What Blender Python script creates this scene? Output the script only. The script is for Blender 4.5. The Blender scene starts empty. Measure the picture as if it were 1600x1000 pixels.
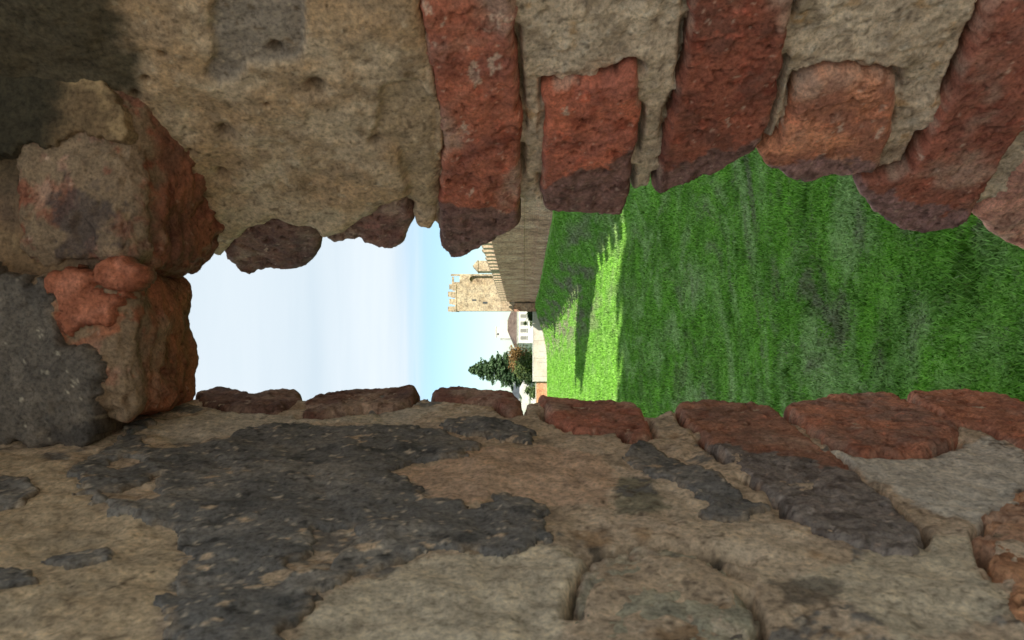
import bpy, bmesh, math, random
import numpy as np
from mathutils import Vector, Matrix

# ------------------------------------------------------------------ camera, world, sun, exposure
scene = bpy.context.scene
col = scene.collection
F = 1256.0                                   # focal length in photograph pixels (1600 wide)
PITCH = math.radians(0.91)
LOOK = Vector((0, math.cos(PITCH), math.sin(PITCH)))
UPI = Vector((1, 0, 0))                      # the photograph lies on its side: picture-up is world right
RIGHTI = LOOK.cross(UPI)
cam_d = bpy.data.cameras.new('camera')
cam = bpy.data.objects.new('camera', cam_d); col.objects.link(cam)
m3 = Matrix((RIGHTI, UPI, -LOOK)).transposed()
cam.matrix_world = m3.to_4x4()
cam_d.sensor_width = 36.0; cam_d.lens = 36.0 * F / 1600.0
cam_d.clip_start = 0.02; cam_d.clip_end = 3000
cam_d.dof.use_dof = True; cam_d.dof.focus_distance = 1.6
cam_d.dof.aperture_fstop = 36.0 * F / 1600.0 / 1.1
scene.camera = cam

SUN_AZ, SUN_EL = math.radians(33.0), math.radians(33.0)     # behind the camera, to its right
TO_SUN = Vector((math.sin(SUN_AZ)*math.cos(SUN_EL), -math.cos(SUN_AZ)*math.cos(SUN_EL), math.sin(SUN_EL)))
sd_ = bpy.data.lights.new('sun', 'SUN'); sd_.energy = 3.2; sd_.angle = math.radians(0.5); sd_.color = (1.0, 0.93, 0.82)
sun = bpy.data.objects.new('sun', sd_); col.objects.link(sun)
sun.rotation_euler = TO_SUN.to_track_quat('Z', 'Y').to_euler(); sun.location = (40, -60, 60)

world = bpy.data.worlds.new('World'); scene.world = world; world.use_nodes = True
wn, wl = world.node_tree.nodes, world.node_tree.links
wn.clear()
def N(tree, kind, **kw):
    n = tree.nodes.new(kind)
    for k, v in kw.items(): setattr(n, k, v)
    return n
wt = world.node_tree
sky = N(wt, 'ShaderNodeTexSky', sky_type='NISHITA'); sky.sun_disc = False
sky.sun_elevation = SUN_EL; sky.sun_rotation = math.atan2(TO_SUN.x, TO_SUN.y)
sky.air_density = 1.0; sky.dust_density = 0.3; sky.ozone_density = 2.0
tc = N(wt, 'ShaderNodeTexCoord'); sep = N(wt, 'ShaderNodeSeparateXYZ'); wl.new(tc.outputs['Generated'], sep.inputs[0])
# flat cloud deck: project the view direction onto a layer overhead
addz = N(wt, 'ShaderNodeMath', operation='ADD'); wl.new(sep.outputs[2], addz.inputs[0]); addz.inputs[1].default_value = 0.06
div = N(wt, 'ShaderNodeVectorMath', operation='DIVIDE'); cmb = N(wt, 'ShaderNodeCombineXYZ')
for i in range(3): wl.new(addz.outputs[0], cmb.inputs[i])
wl.new(tc.outputs['Generated'], div.inputs[0]); wl.new(cmb.outputs[0], div.inputs[1])
mp = N(wt, 'ShaderNodeMapping'); mp.inputs['Scale'].default_value = (0.16, 0.5, 0.0); mp.inputs['Location'].default_value = (3.1, 1.4, 0)
wl.new(div.outputs[0], mp.inputs[0])
cn = N(wt, 'ShaderNodeTexNoise'); cn.inputs['Scale'].default_value = 1.6; cn.inputs['Detail'].default_value = 7; cn.inputs['Roughness'].default_value = 0.55
wl.new(mp.outputs[0], cn.inputs['Vector'])
wob = N(wt, 'ShaderNodeMath', operation='MULTIPLY_ADD'); wl.new(cn.outputs[0], wob.inputs[0]); wob.inputs[1].default_value = 0.10; wl.new(sep.outputs[2], wob.inputs[2])
edge = N(wt, 'ShaderNodeMapRange', interpolation_type='SMOOTHSTEP'); wl.new(wob.outputs[0], edge.inputs[0])
edge.inputs[1].default_value = 0.155; edge.inputs[2].default_value = 0.215; edge.inputs[3].default_value = 0.10; edge.inputs[4].default_value = 0.97
ccol = N(wt, 'ShaderNodeValToRGB'); wl.new(cn.outputs[0], ccol.inputs[0])
ccol.color_ramp.elements[0].position = 0.3; ccol.color_ramp.elements[0].color = (0.248, 0.292, 0.325, 1)
ccol.color_ramp.elements[1].position = 0.72; ccol.color_ramp.elements[1].color = (0.325, 0.352, 0.37, 1)
bg1 = N(wt, 'ShaderNodeBackground'); bg1.inputs[1].default_value = 0.054; tint_ = N(wt, 'ShaderNodeMix', data_type='RGBA', blend_type='MULTIPLY'); tint_.inputs[0].default_value = 1.0; tint_.inputs[7].default_value = (0.80, 0.93, 1.0, 1); wl.new(sky.outputs[0], tint_.inputs[6]); wl.new(tint_.outputs[2], bg1.inputs[0])
bg2 = N(wt, 'ShaderNodeBackground'); bg2.inputs[1].default_value = 1.0; wl.new(ccol.outputs[0], bg2.inputs[0])
wmix = N(wt, 'ShaderNodeMixShader'); wl.new(edge.outputs[0], wmix.inputs[0]); wl.new(bg1.outputs[0], wmix.inputs[1]); wl.new(bg2.outputs[0], wmix.inputs[2])
wout = N(wt, 'ShaderNodeOutputWorld'); wl.new(wmix.outputs[0], wout.inputs[0])

vs = scene.view_settings
vs.view_transform = 'Standard'; vs.look = 'None'; vs.gamma = 1.0; vs.use_curve_mapping = False; vs.exposure = 1.5
scene.render.engine = 'CYCLES'
scene.render.resolution_x = 1024; scene.render.resolution_y = 640

# ------------------------------------------------------------------ helpers
rng = np.random.default_rng(7); random.seed(7)
_perm = np.concatenate([rng.permutation(256)]*3)
_g = rng.normal(size=(256, 3)); _g /= np.linalg.norm(_g, axis=1)[:, None]
def perlin(p):
    p = np.asarray(p, float); i = np.floor(p).astype(int); f = p - i; i &= 255
    u = f*f*f*(f*(f*6-15)+10); r = 0
    for dx in (0, 1):
        wx = u[:, 0] if dx else 1-u[:, 0]
        for dy in (0, 1):
            wy = u[:, 1] if dy else 1-u[:, 1]
            for dz in (0, 1):
                wz = u[:, 2] if dz else 1-u[:, 2]
                h = _perm[_perm[_perm[(i[:, 0]+dx) & 255] + ((i[:, 1]+dy) & 255)] + ((i[:, 2]+dz) & 255)] & 255
                d = f - np.array([dx, dy, dz])
                r = r + wx*wy*wz*np.einsum('ij,ij->i', _g[h], d)
    return r*1.5
def fbm(p, scale, octv=4, rough=0.55, off=0.0):
    p = np.asarray(p)*scale + off; a = 1.0; r = 0; t = 0
    for k in range(octv):
        r = r + a*perlin(p + 17.3*k); t += a; a *= rough; p = p*2.03
    return r/t*1.6
def sstep(x, a, b):
    t = np.clip((x-a)/(b-a), 0, 1); return t*t*(3-2*t)
def lin(c):
    c = np.asarray(c, float)/255.0
    return np.where(c <= 0.04045, c/12.92, ((c+0.055)/1.055)**2.4)
K = 2.4
def px(r, g, b):
    c = lin((r, g, b))*K*np.array([1.04, 0.985, 0.965]); c = c*0.94 + 0.06*c.mean(); return c*min(1.0, 0.68/c.max())

def tag(o, label=None, cat=None, group=None, kind=None):
    if label: o['label'] = label
    if cat: o['category'] = cat
    if group: o['group'] = group
    if kind: o['kind'] = kind
    return o
def empty(name, loc=(0, 0, 0), rz=0):
    o = bpy.data.objects.new(name, None); col.objects.link(o); o.location = loc; o.rotation_euler = (0, 0, rz); o.empty_display_size = 0.2
    return o
def link(name, me, mat, parent=None, loc=None):
    o = bpy.data.objects.new(name, me); col.objects.link(o)
    if mat is not None and not me.materials: me.materials.append(mat)
    if parent is not None: o.parent = parent
    if loc is not None: o.location = loc
    return o
def mesh_np(name, verts, faces, cols=None, smooth=True):
    me = bpy.data.meshes.new(name); verts = np.asarray(verts, np.float32); faces = np.asarray(faces, np.int32)
    n = faces.shape[1]
    me.vertices.add(len(verts)); me.vertices.foreach_set('co', verts.ravel())
    me.loops.add(faces.size); me.loops.foreach_set('vertex_index', faces.ravel())
    me.polygons.add(len(faces)); me.polygons.foreach_set('loop_start', np.arange(0, faces.size, n, dtype=np.int32))
    try: me.polygons.foreach_set('loop_total', np.full(len(faces), n, np.int32))
    except Exception: pass
    me.update(calc_edges=True); me.validate()
    if smooth: me.polygons.foreach_set('use_smooth', np.ones(len(me.polygons), bool))
    if cols is not None:
        a = me.color_attributes.new('Col', 'FLOAT_COLOR', 'POINT')
        c4 = np.ones((len(verts), 4), np.float32); c4[:, :3] = cols; a.data.foreach_set('color', c4.ravel())
    return me
class MB:
    """collects boxes and polygons for ONE mesh"""
    def __init__(s): s.v = []; s.f = []
    def box(s, x0, x1, y0, y1, z0, z1):
        b = len(s.v)
        s.v += [(x, y, z) for z in (z0, z1) for y in (y0, y1) for x in (x0, x1)]
        s.f += [[b+i for i in q] for q in ((0, 2, 3, 1), (4, 5, 7, 6), (0, 1, 5, 4), (2, 6, 7, 3), (0, 4, 6, 2), (1, 3, 7, 5))]
        return s
    def prism(s, poly, z0, z1):           # plan polygon, counter-clockwise
        b = len(s.v); n = len(poly)
        s.v += [(x, y, z0) for x, y in poly] + [(x, y, z1) for x, y in poly]
        s.f += [[b+n-1-i for i in range(n)], [b+n+i for i in range(n)]]
        s.f += [[b+i, b+(i+1) % n, b+n+(i+1) % n, b+n+i] for i in range(n)]
        return s
    def extr_y(s, poly, y0, y1):          # x,z outline pushed along y
        b = len(s.v); n = len(poly)
        s.v += [(x, y0, z) for x, z in poly] + [(x, y1, z) for x, z in poly]
        s.f += [[b+i for i in range(n)], [b+n+n-1-i for i in range(n)]]
        s.f += [[b+i, b+n+i, b+n+(i+1) % n, b+(i+1) % n] for i in range(n)]
        return s
    def poly(s, pts):
        b = len(s.v); s.v += [tuple(p) for p in pts]; s.f.append(list(range(b, b+len(pts)))); return s
    def tube(s, p, q, r0, r1, n=8):
        p, q = Vector(p), Vector(q); d = (q-p).normalized(); a = d.orthogonal().normalized(); c = d.cross(a); b = len(s.v)
        for k in range(n):
            w = a*math.cos(2*math.pi*k/n) + c*math.sin(2*math.pi*k/n)
            s.v += [tuple(p+w*r0), tuple(q+w*r1)]
        for k in range(n): s.f.append([b+2*k, b+2*((k+1) % n), b+2*((k+1) % n)+1, b+2*k+1])
        s.f += [[b+2*k for k in range(n)][::-1], [b+2*k+1 for k in range(n)]]
        return s
    def build(s, name, mat, parent=None, loc=None, bevel=0.0, fix=True):
        me = bpy.data.meshes.new(name); me.from_pydata(s.v, [], s.f)
        if fix or bevel:
            bm = bmesh.new(); bm.from_mesh(me)
            if bevel: bmesh.ops.bevel(bm, geom=bm.edges[:], offset=bevel, segments=2, affect='EDGES', profile=0.6)
            bmesh.ops.recalc_face_normals(bm, faces=bm.faces[:]); bm.to_mesh(me); bm.free()
        me.update()
        return link(name, me, mat, parent, loc)

# ------------------------------------------------------------------ materials
def new_mat(name, rough=0.9):
    m = bpy.data.materials.new(name); m.use_nodes = True; t = m.node_tree
    b = t.nodes['Principled BSDF']; b.inputs['Roughness'].default_value = rough
    if 'Specular IOR Level' in b.inputs: b.inputs['Specular IOR Level'].default_value = 0.25
    return m, t, b
def ramp(t, src, stops):
    r = N(t, 'ShaderNodeValToRGB'); t.links.new(src, r.inputs[0])
    el = r.color_ramp.elements
    while len(el) < len(stops): el.new(0.5)
    for e, (p, c) in zip(el, stops): e.position = p; e.color = (*c, 1)
    return r.outputs[0]
def noise(t, vec, scale, detail=5, rough=0.6):
    n = N(t, 'ShaderNodeTexNoise'); n.inputs['Scale'].default_value = scale; n.inputs['Detail'].default_value = detail; n.inputs['Roughness'].default_value = rough
    if vec is not None: t.links.new(vec, n.inputs['Vector'])
    return n.outputs[0]
def mixc(t, fac, a, b, mode='MIX'):
    m = N(t, 'ShaderNodeMix', data_type='RGBA', blend_type=mode)
    for s, v in ((0, fac), (6, a), (7, b)):
        if isinstance(v, (int, float)): m.inputs[s].default_value = v
        elif isinstance(v, tuple): m.inputs[s].default_value = (*v, 1)
        else: t.links.new(v, m.inputs[s])
    return m.outputs[2]
def bump(t, b, h, strength, dist):
    n = N(t, 'ShaderNodeBump'); n.inputs['Strength'].default_value = strength; n.inputs['Distance'].default_value = dist
    t.links.new(h, n.inputs['Height']); t.links.new(n.outputs[0], b.inputs['Normal'])
def obj_vec(t): return N(t, 'ShaderNodeTexCoord').outputs['Object']

def masonry_mat(name, fine=420.0, grit=0.5, bstr=0.5):
    m, t, b = new_mat(name, 0.92)
    a = N(t, 'ShaderNodeVertexColor', layer_name='Col'); v = obj_vec(t)
    n1 = noise(t, v, fine, 6, 0.7); n2 = noise(t, v, fine*0.22, 5, 0.65)
    c = mixc(t, grit, a.outputs[0], ramp(t, n1, [(0.33, (0.38, 0.36, 0.34)), (0.5, (1, 1, 1)), (0.67, (1.5, 1.47, 1.4))]), 'MULTIPLY')
    c = mixc(t, 0.75, c, ramp(t, n2, [(0.3, (0.62, 0.62, 0.63)), (0.52, (1, 1, 1)), (0.72, (1.3, 1.27, 1.2))]), 'MULTIPLY')
    # pin holes and grit
    vo = N(t, 'ShaderNodeTexVoronoi'); vo.inputs['Scale'].default_value = fine*0.33; t.links.new(v, vo.inputs['Vector'])
    sp = ramp(t, vo.outputs['Distance'], [(0.06, (0.5, 0.48, 0.46)), (0.17, (1, 1, 1))])
    c = mixc(t, 0.7, c, sp, 'MULTIPLY')
    t.links.new(c, b.inputs['Base Color'])
    ad = N(t, 'ShaderNodeMath', operation='ADD'); t.links.new(n1, ad.inputs[0]); t.links.new(n2, ad.inputs[1])
    bump(t, b, ad.outputs[0], bstr, 0.0022)
    return m
M_BRICK = masonry_mat('weathered_brick', 380, 0.7, 0.4)
M_MORTAR = masonry_mat('lime_mortar', 300, 0.7, 0.75)
M_PLASTER = masonry_mat('old_plaster', 280, 0.75, 0.45)
M_COAT = masonry_mat('grey_render', 330, 0.8, 0.4)

def far_wall_mat(name, c1, c2, c3, scale=1.0, brick=True, bw=0.6, bh=0.16):
    m, t, b = new_mat(name, 0.95); v = obj_vec(t)
    n1 = noise(t, v, 0.35*scale, 8, 0.65); n2 = noise(t, v, 3.5*scale, 5, 0.7)
    c = ramp(t, n1, [(0.33, c1), (0.5, c2), (0.68, c3)])
    c = mixc(t, 0.9 if brick else 0.35, c, ramp(t, n2, [(0.34, (0.38, 0.36, 0.35)), (0.5, (1, 1, 1)), (0.68, (1.4, 1.36, 1.28))]), 'MULTIPLY')
    n3 = noise(t, v, 1.1*scale, 6, 0.75)
    c = mixc(t, 0.85 if brick else 0.25, c, ramp(t, n3, [(0.36, (0.45, 0.42, 0.40)), (0.47, (1, 1, 1)), (0.62, (1.25, 1.2, 1.12))]), 'MULTIPLY')
    if brick:
        sp = N(t, 'ShaderNodeSeparateXYZ'); t.links.new(v, sp.inputs[0])
        ad = N(t, 'ShaderNodeMath', operation='ADD'); t.links.new(sp.outputs[0], ad.inputs[0]); t.links.new(sp.outputs[1], ad.inputs[1])
        cb = N(t, 'ShaderNodeCombineXYZ'); t.links.new(ad.outputs[0], cb.inputs[0]); t.links.new(sp.outputs[2], cb.inputs[1])
        br = N(t, 'ShaderNodeTexBrick'); t.links.new(cb.outputs[0], br.inputs['Vector']); br.inputs['Scale'].default_value = 1.0
        br.inputs['Brick Width'].default_value = bw; br.inputs['Row Height'].default_value = bh; br.inputs['Mortar Size'].default_value = 0.02
        br.inputs['Color1'].default_value = (0.8, 0.78, 0.76, 1); br.inputs['Color2'].default_value = (1.15, 1.1, 1.05, 1); br.inputs['Mortar'].default_value = (0.75, 0.74, 0.72, 1)
        c = mixc(t, 0.8, c, br.outputs[0], 'MULTIPLY')
    t.links.new(c, b.inputs['Base Color']); bump(t, b, n2, 0.6, 0.05)
    return m
M_CURTAIN = far_wall_mat('curtain_brick', (0.19, 0.10, 0.07), (0.40, 0.235, 0.165), (0.52, 0.36, 0.28))
M_TOWER = far_wall_mat('tower_stone', (0.24, 0.18, 0.12), (0.36, 0.295, 0.215), (0.44, 0.38, 0.29))
M_WHITE = far_wall_mat('white_stucco', (0.42, 0.41, 0.39), (0.50, 0.49, 0.475), (0.56, 0.55, 0.535), 1, False)
M_CREAM = far_wall_mat('cream_stucco', (0.33, 0.29, 0.24), (0.44, 0.40, 0.345), (0.50, 0.465, 0.42), 1, False)
M_GREYW = far_wall_mat('grey_stucco', (0.22, 0.22, 0.22), (0.30, 0.30, 0.30), (0.36, 0.36, 0.36), 1, False)
M_ORANGE = far_wall_mat('orange_brick', (0.35, 0.16, 0.09), (0.46, 0.24, 0.14), (0.5, 0.3, 0.2))
M_ROOF = far_wall_mat('roof_tiles', (0.07, 0.05, 0.042), (0.115, 0.088, 0.075), (0.16, 0.13, 0.11), 2.5, True, 0.25, 0.3)
M_SHUT, _t, _b = new_mat('shutter_paint', 0.6); _b.inputs['Base Color'].default_value = (0.16, 0.155, 0.145, 1)
M_GLASS, _t, _b = new_mat('window_glass', 0.12); _b.inputs['Base Color'].default_value = (0.05, 0.055, 0.06, 1)
M_POST, _t, _b = new_mat('grey_post', 0.6); _b.inputs['Base Color'].default_value = (0.35, 0.34, 0.33, 1)
M_BARK = far_wall_mat('bark', (0.06, 0.045, 0.03), (0.10, 0.075, 0.055), (0.14, 0.11, 0.08), 2, False)
def leaf_mat(name):
    m, t, b = new_mat(name, 0.7)
    a = N(t, 'ShaderNodeVertexColor', layer_name='Col'); t.links.new(a.outputs[0], b.inputs['Base Color'])
    return m
M_LEAF = leaf_mat('leaf')

# ------------------------------------------------------------------ terrain
WX0, WSL = 12.4, -0.06                       # curtain wall line x = WX0 + WSL*y
FLOOR = -4.5
def ground_z(x, y):
    q = (WX0 + WSL*y) - x                    # distance out from the curtain wall
    bank = (1 - sstep(q, 0.3, 7.0))*2.3*sstep(y, 6, 22)
    near = np.clip(16.5-y, 0, 17)*0.09*sstep(16.5-y, 0, 3)
    far = sstep(y, 120, 150)*0.25 + sstep(y, 170, 320)*1.5
    spur = 2.2*np.exp(-(((x-3.0)/5.5)**2 + ((y-146)/17)**2))*(1-sstep(-q, -0.1, 2))
    p = np.stack([x, y, np.zeros_like(x)], 1)
    und = 0.10*fbm(p, 0.16, 3) + 0.035*fbm(p, 0.9, 3)
    return FLOOR + np.maximum(bank, spur) + near + far + und*(1-sstep(y, 150, 200))
def axis(lo, hi, fine_lo, fine_hi, fine, coarse):
    a = list(np.arange(lo, fine_lo, coarse)) + list(np.arange(fine_lo, fine_hi, fine)) + list(np.arange(fine_hi, hi+coarse, coarse))
    return np.array(a)
gx = np.concatenate([np.linspace(-1500, -60, 20), np.arange(-55, -14, 2.5), np.arange(-12, 16, 0.3), np.arange(18, 60, 2.5), np.linspace(70, 1500, 20)])
gy = np.concatenate([np.linspace(-1500, -60, 14), np.arange(-50, 2, 4.0), np.arange(3, 50, 0.3), np.arange(50, 190, 1.0), np.linspace(195, 2500, 40)])
GX, GY = np.meshgrid(gx, gy); gxx, gyy = GX.ravel(), GY.ravel()
gz = ground_z(gxx, gyy)
ni, nj = len(gy), len(gx); idx = np.arange(ni*nj).reshape(ni, nj)
gf = np.stack([idx[:-1, :-1], idx[:-1, 1:], idx[1:, 1:], idx[1:, :-1]], -1).reshape(-1, 4)
def grass_col(x, y, z):
    p = np.stack([x, y, np.zeros_like(x)], 1)
    g1 = np.array([0.085, 0.215, 0.024]); g2 = np.array([0.155, 0.37, 0.038]); g3 = np.array([0.25, 0.39, 0.14]); soil = np.array([0.17, 0.155, 0.12])
    wp = p + 0.9*np.stack([fbm(p, 0.35, 2, off=1.1), fbm(p, 0.35, 2, off=8.8), 0*x], 1)
    kk = (1-sstep(y, 12, 20))[:, None]                       # on the near bank the growth runs aslant
    w2 = wp*np.array([1.5, 0.40, 1])*(1-kk) + np.stack([0.9*wp[:, 0]+0.7*wp[:, 1], -0.35*wp[:, 0]+0.55*wp[:, 1], 0*x], 1)*kk*1.3
    a = fbm(wp, 0.7, 5, 0.62); b = fbm(w2, 0.75, 5, 0.62, off=31.7); d = fbm(w2, 0.6, 5, 0.66, off=77.1)
    c = g1 + (g2-g1)*sstep(a, -0.7, 0.7)[:, None]
    c = c + (g3-c)*(0.85*sstep(b, -0.05, 0.6)*(1-0.65*sstep(y, 30, 45)))[:, None]
    bare = np.maximum(sstep(d, 0.12, 0.5)*0.72, sstep(fbm(p, 3.2, 4, 0.65, off=55.), 0.3, 0.6)*0.55)*(1 - 0.7*sstep(y, 14, 30))
    q = (WX0 + WSL*y) - x
    strip = sstep(q, 1.8, 4)*(1-sstep(q, 8, 12))*sstep(y, 25, 60)*sstep(fbm(p*np.array([1.2, 0.18, 1]), 0.9, 4, off=5.5), -0.3, 0.4)*0.8
    bare = np.maximum(bare, strip)
    return c + (soil-c)*bare[:, None]
m, t, b = new_mat('lawn', 0.95)
a = N(t, 'ShaderNodeVertexColor', layer_name='Col'); v = obj_vec(t)
n1 = noise(t, v, 26, 6, 0.75); n2 = noise(t, v, 5.0, 5, 0.7)
c = mixc(t, 0.85, a.outputs[0], ramp(t, n1, [(0.3, (0.35, 0.36, 0.3)), (0.5, (1, 1, 1)), (0.72, (1.5, 1.45, 1.5))]), 'MULTIPLY')
c = mixc(t, 0.6, c, ramp(t, n2, [(0.3, (0.6, 0.62, 0.6)), (0.5, (1, 1, 1)), (0.72, (1.35, 1.25, 1.3))]), 'MULTIPLY')
t.links.new(c, b.inputs['Base Color']); bump(t, b, n1, 0.9, 0.05)
M_LAWN = m
ground = link('ground', mesh_np('ground', np.stack([gxx, gyy, gz], 1), gf, grass_col(gxx, gyy, gz)), M_LAWN)
tag(ground, 'green grass moat floor and banks running out past the town walls', 'ground', kind='structure')

# grass blades, as one mass
nb = 500000
D = 5.0*np.power(148/5.0, rng.random(nb)**0.95)
xr = -0.15*D - 2.0 + (0.42*D + 4.5)*rng.random(nb)
keep = xr < WX0 + WSL*D - 1.0
D, xr = D[keep], xr[keep]; nb = len(D)
z0 = ground_z(xr, D); bc = grass_col(xr, D, z0)
hgt = (0.026 + 0.045*rng.random(nb)**2)*(0.85 + 0.4*sstep(D, 10, 40))*(0.75 + 0.6*sstep(fbm(np.stack([xr, D, 0*D], 1), 0.7, 3, off=9.0), -0.5, 0.7))*(1+D/60)
wid = 0.0055*(1 + D/9)*(0.7+0.6*rng.random(nb))
an = rng.random(nb)*2*np.pi; la = rng.random(nb)*2*np.pi; le = hgt*(0.3+0.7*rng.random(nb))
clo = rng.random(nb) < 0.22; wid = np.where(clo, wid*2.3, wid); hgt = np.where(clo, hgt*0.6, hgt)
tuft = sstep(fbm(np.stack([xr, D, 0*D], 1), 1.9, 4, 0.6, off=19.0), 0.28, 0.6)*(1-sstep(D, 25, 45)); hgt = hgt*(1+1.1*tuft); le = hgt*(0.3+0.7*rng.random(nb))
bx, by = np.cos(an)*wid, np.sin(an)*wid
p0 = np.stack([xr-bx, D-by, z0-0.01], 1); p1 = np.stack([xr+bx, D+by, z0-0.01], 1); p2 = np.stack([xr+np.cos(la)*le, D+np.sin(la)*le, z0+hgt], 1)
bv = np.stack([p0, p1, p2], 1).reshape(-1, 3)
tint = (1.1 + (rng.random(nb)-0.5)*0.9*(1-0.6*sstep(D, 25, 60)))[:, None]; yel = rng.random(nb)[:, None]
bcol = bc*tint*np.where(clo, 0.82, 1.0)[:, None]*(1-0.25*tuft)[:, None] + np.array([0.035, 0.03, 0.006])*(yel > 0.86)*(1-0.8*sstep(D, 25, 50))[:, None]
bcol = np.repeat(bcol, 3, axis=0)
grass = link('grass', mesh_np('grass', bv, np.arange(nb*3).reshape(-1, 3), bcol, False), M_LEAF)
tag(grass, 'short rough green grass covering the shaded moat floor', 'grass', kind='stuff')

# ------------------------------------------------------------------ far things
def at(xi, yi, y):                           # world point at depth y seen at photograph pixel (xi, yi)
    d = LOOK + RIGHTI*((xi-800)/F) + UPI*((500-yi)/F)
    return d*(y/d.y)

# curtain wall, local x along its outer face normal, local y along its run
cw = empty('curtain_wall', (WX0, 0, 0), math.atan(-WSL))
tag(cw, 'long shaded crenellated brick curtain wall running out to the square tower', 'wall')
LEN = 150.3
body = MB(); body.box(0, 1.5, 2, LEN, -7, 3.25).build('wall_body', M_CURTAIN, cw)
MB().box(-0.10, -0.003, 2, LEN, -7, -1.15).build('plinth', M_CURTAIN, cw)
MB().box(-0.045, -0.003, 2, LEN, 0.05, 0.22).build('string_course', M_CURTAIN, cw)
mer = MB().extr_y([(0, 0), (0.45, 0), (0.45, 1.12), (0.22, 1.34), (0, 1.12)], 0, 1.35)
mer_me = None; yy = 4.0
while yy < LEN-2.5:
    if mer_me is None:
        o = mer.build('merlon', M_TOWER, cw, (0.06, yy, 3.253)); mer_me = o.data
    else:
        o = link('merlon', mer_me, M_TOWER, cw, (0.06, yy, 3.253))
    o.scale = (1, 1, random.uniform(0.86, 1.06)); yy += 3.05
pt = at(752, 427, 104)
tr = MB().box(0.05, 1.4, 103.2, 105.4, 3.256, 6.0).build('turret', M_TOWER, cw)
MB().extr_y([(-0.05, 6.003), (1.5, 6.003), (0.72, 6.7)], 103.1, 105.5).build('cap', M_TOWER, tr)

# wall tower on the curtain, hidden round the edge of the loophole: its shadow lies across the lawn
def simple_tower(name, x0, x1, y0, y1, ztop, label, mat, n=4, mh=1.3):
    o = empty(name, ((x0+x1)/2, (y0+y1)/2, -7)); hx, hy, h = (x1-x0)/2, (y1-y0)/2, ztop+7
    MB().box(-hx, hx, -hy, hy, 0, h).build('shaft', mat, o)
    for k in range(n):
        w = 2*hx/(n*1.6-0.6); a0 = -hx + k*w*1.6
        for ys in (-hy, hy-0.5): MB().box(a0, a0+w, ys+0.002, ys+0.498, h+0.002, h+mh).build('merlon', mat, o)
    tag(o, label, 'tower'); return o
simple_tower('wall_tower', 9.4, 14.0, 39.8, 47.6, 12.6, 'tall square tower midway along the shaded curtain wall', M_CURTAIN)
simple_tower('unseen_keep', 24.5, 42.0, -41.0, -23.8, 42.5, 'huge unseen brick keep behind the loophole, placed and sized to cast the foreground shadow', M_CURTAIN, 8, 1.8)  # out of view, placed and sized to shade the loophole and near lawn

# far square tower with crenellated top and an arched, open side bay
TY = 150.5
def tx(yi): return at(800, yi, TY).x
def tz(xi): return at(xi, 500, TY).z
ft = empty('square_tower', (tx(457), TY, -4))
tag(ft, 'sunlit square stone tower with battlements and an arched side bay', 'tower')
ox, oz = tx(457), -4.0
def T(name, mat, x0, x1, z0, z1, y0, y1, parent=None, off=(0, 0, 0)):
    return MB().box(x0-ox-off[0], x1-ox-off[0], y0-off[1], y1-off[1], z0-oz-off[2], z1-oz-off[2]).build(name, mat, parent or ft)
xl, xm, xr_ = tx(486), tx(444), tx(428)
ztop = tz(713)
T('shaft', M_TOWER, xl, xm, -7, ztop, 0, 7.0)
T('cornice', M_TOWER, xl-0.12, xm+0.05, ztop+0.003, ztop+0.25, -0.12, 7.1)
nm = 4; wv = (xm-xl+0.1); mw = wv/(nm+ (nm-1)*0.42)
for k in range(nm):
    for y0 in (-0.1, 6.5): T('merlon', M_TOWER, xl-0.1+k*mw*1.42, xl-0.1+k*mw*1.42+mw, ztop+0.253, tz(702)+0.25*(k % 2 == 0), y0, y0+0.55)
for y0 in (1.6, 3.3, 5.0): T('merlon', M_TOWER, xl-0.1, xl+0.42, ztop+0.253, tz(703), y0, y0+1.0)
# side bay: two piers, arch panel, open belfry window above
pw = tx(440.6)
T('pier', M_TOWER, xm+0.003, pw, -7, tz(706), 0.15, 0.75)
T('pier', M_TOWER, tx(430.8), xr_, -7, tz(704), 0.15, 0.75)
pa = []
x0a, x1a = pw+0.002, tx(430.8)-0.002
rad = (x1a-x0a)/2; cxa = (x0a+x1a)/2; zsp = tz(740)
arch = [(x0a, tz(718)), (x1a, tz(718)), (x1a, zsp)] + [(cxa+rad*math.cos(q), zsp+rad*1.35*math.sin(q)) for q in np.linspace(0.02, math.pi-0.02, 14)] + [(x0a, zsp)]
MB().extr_y([(x-ox, z-oz) for x, z in arch], 0.17, 0.73).build('arch', M_TOWER, ft)
T('niche_wall', M_TOWER, x0a, x1a, -7, tz(720), 0.85, 1.4)
T('lintel', M_TOWER, x0a, (x0a+x1a)/2+0.4, tz(706)-0.35, tz(706), 0.2, 0.7)
T('string_course', M_TOWER, x0a, x1a, tz(752), tz(750.5), 0.77, 0.847)
for xi_, yi_, w_, h_ in ((758, 473, 0.35, 0.9), (741, 469, 0.3, 0.8)):
    c_ = at(xi_, yi_, TY); T('slit_window', M_GLASS, c_.x-w_/2, c_.x+w_/2, c_.z-h_/2, c_.z+h_/2, -0.012, -0.003)
T('buttress', M_CURTAIN, xl-0.1, tx(474), -7, tz(803), -0.9, -0.004)

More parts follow.
